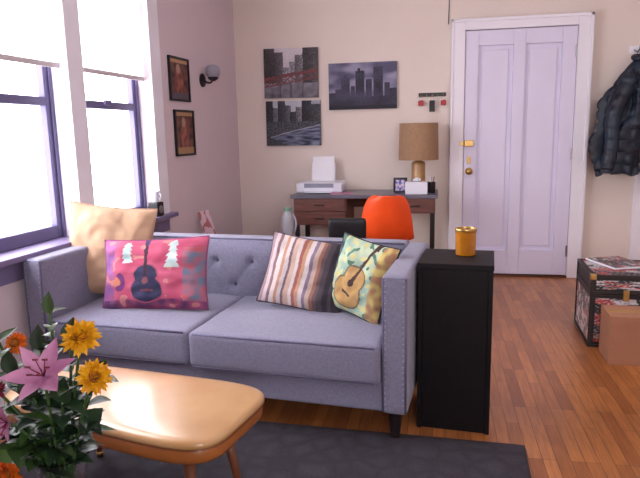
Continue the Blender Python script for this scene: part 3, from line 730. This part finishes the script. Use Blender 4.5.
# ---------------------------------------------------------------- coats on hooks
def coat(name,loc,m,wid,length,seed,label,rz=0):
    e=empty(name,loc,label,'coat',rz,group='coats hanging on the wall hooks')
    V=[];Fc=[];nz,ns=140,96
    pitch=.085
    for j in range(nz+1):
        t=j/nz; z=-t*length
        w=wid*(.20+.62*math.sin(min(1,t/.30)*pi/2)**.9+.34*t)
        d=.04+.045*math.sin(min(1,t*3)*pi/2)
        for i in range(ns):
            a=2*pi*i/ns
            zz=z+.035*noise.noise(Vector((math.cos(a)*3,math.sin(a)*3,seed)))+.03*noise.noise(Vector((math.cos(a)*8,math.sin(a)*8,seed+t*3)))
            puff=.015*(abs(math.sin(zz/pitch*pi))**.6)*min(1,t*6)
            fold=.024*math.sin(a*4+seed+t*3)+.018*math.sin(a*7+seed*2-t*4)+.06*noise.noise(Vector((math.cos(a)*4,math.sin(a)*4+seed,t*4)))
            r=1+fold/.10*min(1,t*3)
            hem=(.10*noise.noise(Vector((math.cos(a)*1.5,math.sin(a)*1.5,seed)))+.04*noise.noise(Vector((a*2,seed,0))))*t*t
            V.append(((w/2*r+puff)*math.cos(a)-.05*t*t,(d*min(1.2,r)+puff)*math.sin(a),z+hem))
    for j in range(nz):
        for i in range(ns): Fc.append((j*ns+i,j*ns+(i+1)%ns,(j+1)*ns+(i+1)%ns,(j+1)*ns+i))
    Fc.append(tuple(range(ns)))
    newobj('coat_body',V,Fc,m,e,smooth=True)
    for s in (-1,1):
        P=[];rr=[]
        for k in range(60):
            t=k/59; P.append((s*(wid*.24+.13*math.sin(t*1.7)+.01)+.014*math.sin(t*9+seed),-.05-.025*t,-.10-t*length*(.84 if s<0 else .76))); rr.append((.052-.010*t)*min(1,.5+t*6)+.010*(abs(math.sin((t*length*.80)/.078*pi))**.6))
        tube('sleeve',P,rr,m,e,18)
        lathe('cuff',[(.034,0),(.042,.004),(.042,.03),(.034,.034)],m,e,(P[-1][0],P[-1][1],P[-1][2]-.03),seg=16)
    tube('zipper',[(0.0,-.105,-.16),(0,-.115,-.5*length),(-.03,-.115,-.95*length)],.003,M_pew,e,6)
    tube('collar',[(.05*math.cos(a),.035*math.sin(a)-.005,.005+.012*math.sin(a)) for a in [i*2*pi/16 for i in range(17)]],.022,m,e,10)
    tube('hanging_loop',bez((-.02,.03,.015),(0,.04,.085),(.02,.03,.015)),.004,M_steel,e,6)
    return e
M_navy=mat('navy_nylon',rgb(12,14,34),.42,0,7,.4,26,col2=rgb(20,38,58))
M_plum=mat('dark_plum_nylon',rgb(46,34,70),.42,0,10,.4,26,col2=rgb(20,26,46))
coat('puffer_jacket',(1.465,YB-.185,1.69),M_navy,.36,.83,1.0,'navy and teal quilted puffer jacket hanging on wall hook',R(10))
coat('puffer_jacket',(2.02,YB-.185,1.72),M_plum,.28,.78,3.3,'dark plum puffer jacket hanging beside navy jacket',R(-6))
hr=empty('coat_rack',(1.60,YB,1.74),'white wooden coat rack with metal hooks on wall','coat rack')
boxes('rail',[(-.17,.54,-.022,0,0,.06)],M_trim,hr,bevel=.004)
for x,L in ((-.135,.145),(.12,.08),(.42,.145)): tube('hook',[(x,-.02,.03),(x,-.03-L*.5,.005),(x,-L+.0,.02),(x,-L-.01,.05)],.006,M_pew,hr,8)

# ---------------------------------------------------------------- flowers in a glass vase on a stool
VS=Vector((-.735,1.0,.36))
stl=empty('plant_stool',(VS.x,VS.y,.014),'small round wooden stool carrying the flower vase','stool')
lathe('seat',[(.125,.321),(.13,.326),(.13,.342),(.126,.346)],M_deskwood,stl,seg=40)
for k in range(3):
    a=k*2*pi/3+.5; tube('leg',[(.13*math.cos(a),.13*math.sin(a),0),(.08*math.cos(a),.08*math.sin(a),.322)],[.010,.014],M_deskwood,stl,10)
va=empty('glass_vase',VS,'clear glass vase filled with flower stems and water','vase')
clg=mat('clear_glass',(.9,.94,.96,1),.05,.01,5,trans=1.0)
lathe('vase_glass',[(.040,0),(.045,.004),(.043,.06),(.040,.12),(.046,.18),(.055,.215),(.052,.215),(.043,.18),(.037,.12),(.040,.06),(.040,.012),(0,.010)],clg,va,seg=40)
base=Vector((VS.x,VS.y,VS.z+.02))
def leafdata(p,d,up,L,W,V,Fc,bend=.25,nseg=8):
    d=d.normalized(); s=d.cross(up)
    if s.length<1e-3: s=Vector((1,0,0))
    s=s.normalized(); n=s.cross(d); k0=len(V)
    for i in range(nseg+1):
        t=i/nseg; w=W*math.sin(pi*min(1,t*.94+.06)**.8)*.5
        c=p+d*L*t-n*bend*L*t*t
        for q in (-1,-.5,0,.5,1): V.append(tuple(c+s*w*q+n*w*.35*abs(q)))
    for i in range(nseg):
        for q in range(4): a=k0+i*5+q; Fc.append((a,a+1,a+6,a+5))
def stalk(target,name,label,cat,group=None,off=(0,0)):
    e=empty(name,base,label,cat,group=group)
    T=Vector(target)-base
    P=bez((off[0]*-.5,off[1]*-.5,0),(off[0]+T.x*.12,off[1]+T.y*.12,.24),T,12)
    tube('stem',P,.003,M_stem,e,7)
    return e,T,(P[-1]-P[-2]).normalized(),P
def sunflower(target,n,R_,pm,label,off,leaves=3,name='sunflower',nmk=22,cat='flower',group='sunflowers in the vase'):
    e,T,d,P=stalk(target,name,label,cat,group,off)
    n=Vector(n).normalized(); q=n.to_track_quat('Z','Y')
    V=[];Fc=[]
    for ring,(cnt,l,tilt) in enumerate(((nmk,.92,-.1),(nmk,.95,.2),(nmk,.88,.45),(nmk,.76,.75),(nmk,.62,1.0),(int(nmk*.6),.5,1.25))):
        for k in range(cnt):
            a=2*pi*(k+ring*.5)/cnt+random.uniform(-.2,.2)
            tl=tilt+random.uniform(-.2,.2)
            dd=Vector((math.cos(a)*math.cos(tl),math.sin(a)*math.cos(tl),math.sin(tl)))
            leafdata(T+q@(dd*R_*.22),q@dd,n,R_*.76*l*random.uniform(.85,1.08),R_*.30,V,Fc,random.uniform(-.5,.3),6)
    newobj('petals',V,Fc,pm,e,smooth=True)
    lathe('seed_disc',[(0,-.008),(R_*.34,-.004),(R_*.38,.004),(R_*.32,.014),(R_*.18,.018),(0,.016)],M_disc,e,T,q.to_euler(),seg=28)
    V=[];Fc=[]
    for k in range(8):
        a=2*pi*k/8; dd=Vector((math.cos(a),math.sin(a),-.25)); leafdata(T-n*.006,q@dd,n,R_*.6,R_*.3,V,Fc,.2,5)
    newobj('sepals',V,Fc,M_green,e,smooth=True)
    V=[];Fc=[]
    for k in range(leaves):
        i=5+k*2; a=random.uniform(0,6.28); dd=Vector((math.cos(a),math.sin(a)*.6,.35)); leafdata(Vector(P[min(i,11)]),dd,Vector((0,0,1)),.07,.04,V,Fc,.35)
    if V: newobj('leaves',V,Fc,M_green,e,smooth=True)
sunflower((-.668,1.00,.820),(.25,-.55,.8),.042,M_yellow,'yellow sunflower facing upward in glass vase',(.01,0))
sunflower((-.628,.97,.755),(.50,-.65,.55),.037,M_yellow,'yellow sunflower drooping beside pink lily',(.02,-.01))
sunflower((-.83,.96,.540),(-.1,-.9,.3),.038,M_orangef,'orange gerbera bloom low at side of vase',(-.02,-.01),name='gerbera',group=None)
sunflower((-.835,1.03,.79),(.1,-.85,.5),.026,M_orangef,'orange gerbera behind pink lily',(-.01,.01),name='gerbera',group=None)
sunflower((-.855,.98,.71),(.1,-.85,.5),.028,M_red,'crimson carnation bloom at edge of bouquet',(-.02,.01),name='carnation',nmk=14,group=None)
def lily(target,n,R_,label):
    e,T,d,P=stalk(target,'lily',label,'flower','lilies in the vase',(-.005,-.01))
    n=Vector(n).normalized(); q=n.to_track_quat('Z','Y'); V=[];Fc=[]
    for ring in (0,1):
        for k in range(3):
            a=2*pi*k/3+ring*pi/3+.3; tilt=.30
            dd=Vector((math.cos(a)*math.cos(tilt),math.sin(a)*math.cos(tilt),math.sin(tilt)))
            leafdata(T,q@dd,n,R_,R_*(.48 if ring else .40),V,Fc,-.12,12)
    newobj('petals',V,Fc,M_pink,e,smooth=True)
    V=[];Fc=[]
    for k in range(6):
        a=2*pi*k/6; tip=q@Vector((math.cos(a)*.018,math.sin(a)*.018,R_*.45)); tubedata([T,T+tip*.5,T+tip],.0010,5,V,Fc)
        tubedata([T+tip-q@Vector((.005,0,0)),T+tip+q@Vector((.005,0,0))],.002,5,V,Fc)
    newobj('stamens',V,Fc,M_red,e,smooth=True)
    V=[];Fc=[]
    for k in range(4):
        a=random.uniform(0,6.28); leafdata(Vector(P[5+k]),Vector((math.cos(a),math.sin(a)*.6,.4)),Vector((0,0,1)),.08,.026,V,Fc,.3)
    newobj('leaves',V,Fc,M_green,e,smooth=True)
lily((-.712,.94,.765),(.10,-.62,.78),.074,'large pink lily open in middle of bouquet')
lily((-.81,.95,.66),(-.3,-.9,.1),.044,'smaller pink lily low in bouquet')
def spray(target,label,m,cnt,L,W,off):
    e,T,d,P=stalk(target,'greenery_stem',label,'foliage','leafy stems in the vase',off)
    V=[];Fc=[]
    for k in range(cnt):
        t=.46+.54*k/(cnt-1); i=min(11,int(t*12)); p=Vector(P[i]).lerp(Vector(P[min(12,i+1)]),t*12-i)
        a=k*2.4; leafdata(p,Vector((math.cos(a),math.sin(a)*.7,.30)),Vector((0,0,1)),L*random.uniform(.7,1.15),W*random.uniform(.8,1.15),V,Fc,random.uniform(-.1,.7))
    leafdata(Vector(P[-1]),d,Vector((0,-1,0)),L,W,V,Fc,.1)
    newobj('leaves',V,Fc,m,e,smooth=True)
spray((-.745,1.02,.86),'leafy green stem rising highest in vase',M_green,12,.045,.028,(0,.01))
spray((-.71,1.03,.80),'leafy green stem among the sunflowers',M_green2,14,.050,.042,(.01,.01))
spray((-.66,1.02,.72),'dark green leaves under the drooping sunflower',M_green2,14,.052,.044,(.02,0))
spray((-.70,.97,.70),'broad green leaves near rim of vase',M_green2,15,.056,.046,(.01,-.01))
spray((-.665,.99,.65),'dark green leaves drooping over rim of vase',M_green2,12,.046,.040,(.02,-.01))
spray((-.77,.98,.70),'broad green leaves near rim of vase',M_green2,14,.056,.046,(-.01,-.01))
spray((-.82,1.0,.74),'leafy green stem beside crimson bloom',M_green2,14,.055,.042,(-.02,0))
spray((-.84,.99,.62),'leafy green stem leaning outward from vase',M_green2,14,.055,.042,(-.03,0))
spray((-.78,1.03,.78),'leafy green stem behind pink lily',M_green2,14,.052,.038,(-.01,.01))
spray((-.80,.96,.60),'short leafy stem hanging over vase rim',M_green,12,.055,.040,(-.02,-.02))
spray((-.86,1.01,.80),'leafy green stem at edge of bouquet',M_green,12,.055,.036,(-.02,.01))

# ---------------------------------------------------------------- light
w=bpy.data.worlds.new('world'); scene.world=w; w.use_nodes=True
bg=w.node_tree.nodes['Background']; bg.inputs[0].default_value=(.96,.95,1.0,1); bg.inputs[1].default_value=11.0
def area(name,loc,rot,sx,sy,p,c,portal=False):
    l=bpy.data.lights.new(name,'AREA'); l.shape='RECTANGLE'; l.size=sx; l.size_y=sy; l.energy=p; l.color=c
    if portal: l.cycles.is_portal=True
    o=bpy.data.objects.new(name,l); COL.objects.link(o); o.location=loc; o.rotation_euler=rot; return o
lw(area('opening_portal',(XL-.16,(W1a+W1b)/2,(ZS+ZT)/2),(0,R(-90),0),ZT-ZS,W1b-W1a,1,(1,1,1),True))
lw(area('opening_portal',(XL-.16,(W2a+W2b)/2,(ZS+ZT)/2),(0,R(-90),0),ZT-ZS,W2b-W2a,1,(1,1,1),True))
area('opening_portal',((FX0+FX1)/2,YF-.12,(FZ0+FZ1)/2),(R(90),0,0),FX1-FX0,FZ1-FZ0,1,(1,1,1),True)  # portal for the added rear opening, a fill source out of view
area('ceiling_fill_light',(1.1,2.6,2.55),(0,0,0),.6,.6,12,(1,.93,.90))  # added overhead fill light, not an actual ceiling fixture

# ---------------------------------------------------------------- rotate side wall assembly about the room corner
M=Matrix.Translation((XL,YB,0))@Matrix.Rotation(R(-3),4,'Z')@Matrix.Translation((-XL,-YB,0))
for o in LW:
    o.matrix_world=M@Matrix.LocRotScale(o.location,o.rotation_euler,o.scale)

# ---------------------------------------------------------------- camera
f=600;psi=R(11);th=R(10);ro=R(1.2)
F=Vector((-math.sin(psi)*math.cos(th),math.cos(psi)*math.cos(th),-math.sin(th)))
R0=Vector((math.cos(psi),math.sin(psi),0));U0=R0.cross(F)
RR=R0*math.cos(ro)-U0*math.sin(ro);UU=U0*math.cos(ro)+R0*math.sin(ro)
cam=bpy.data.cameras.new('camera'); co=bpy.data.objects.new('camera',cam); COL.objects.link(co)
m=Matrix((RR,UU,-F)).transposed().to_4x4(); m.translation=Vector((0,0,1.2)); co.matrix_world=m
cam.sensor_width=36; cam.lens=f/640*36; cam.clip_start=.02
scene.camera=co
scene.view_settings.view_transform='Standard'
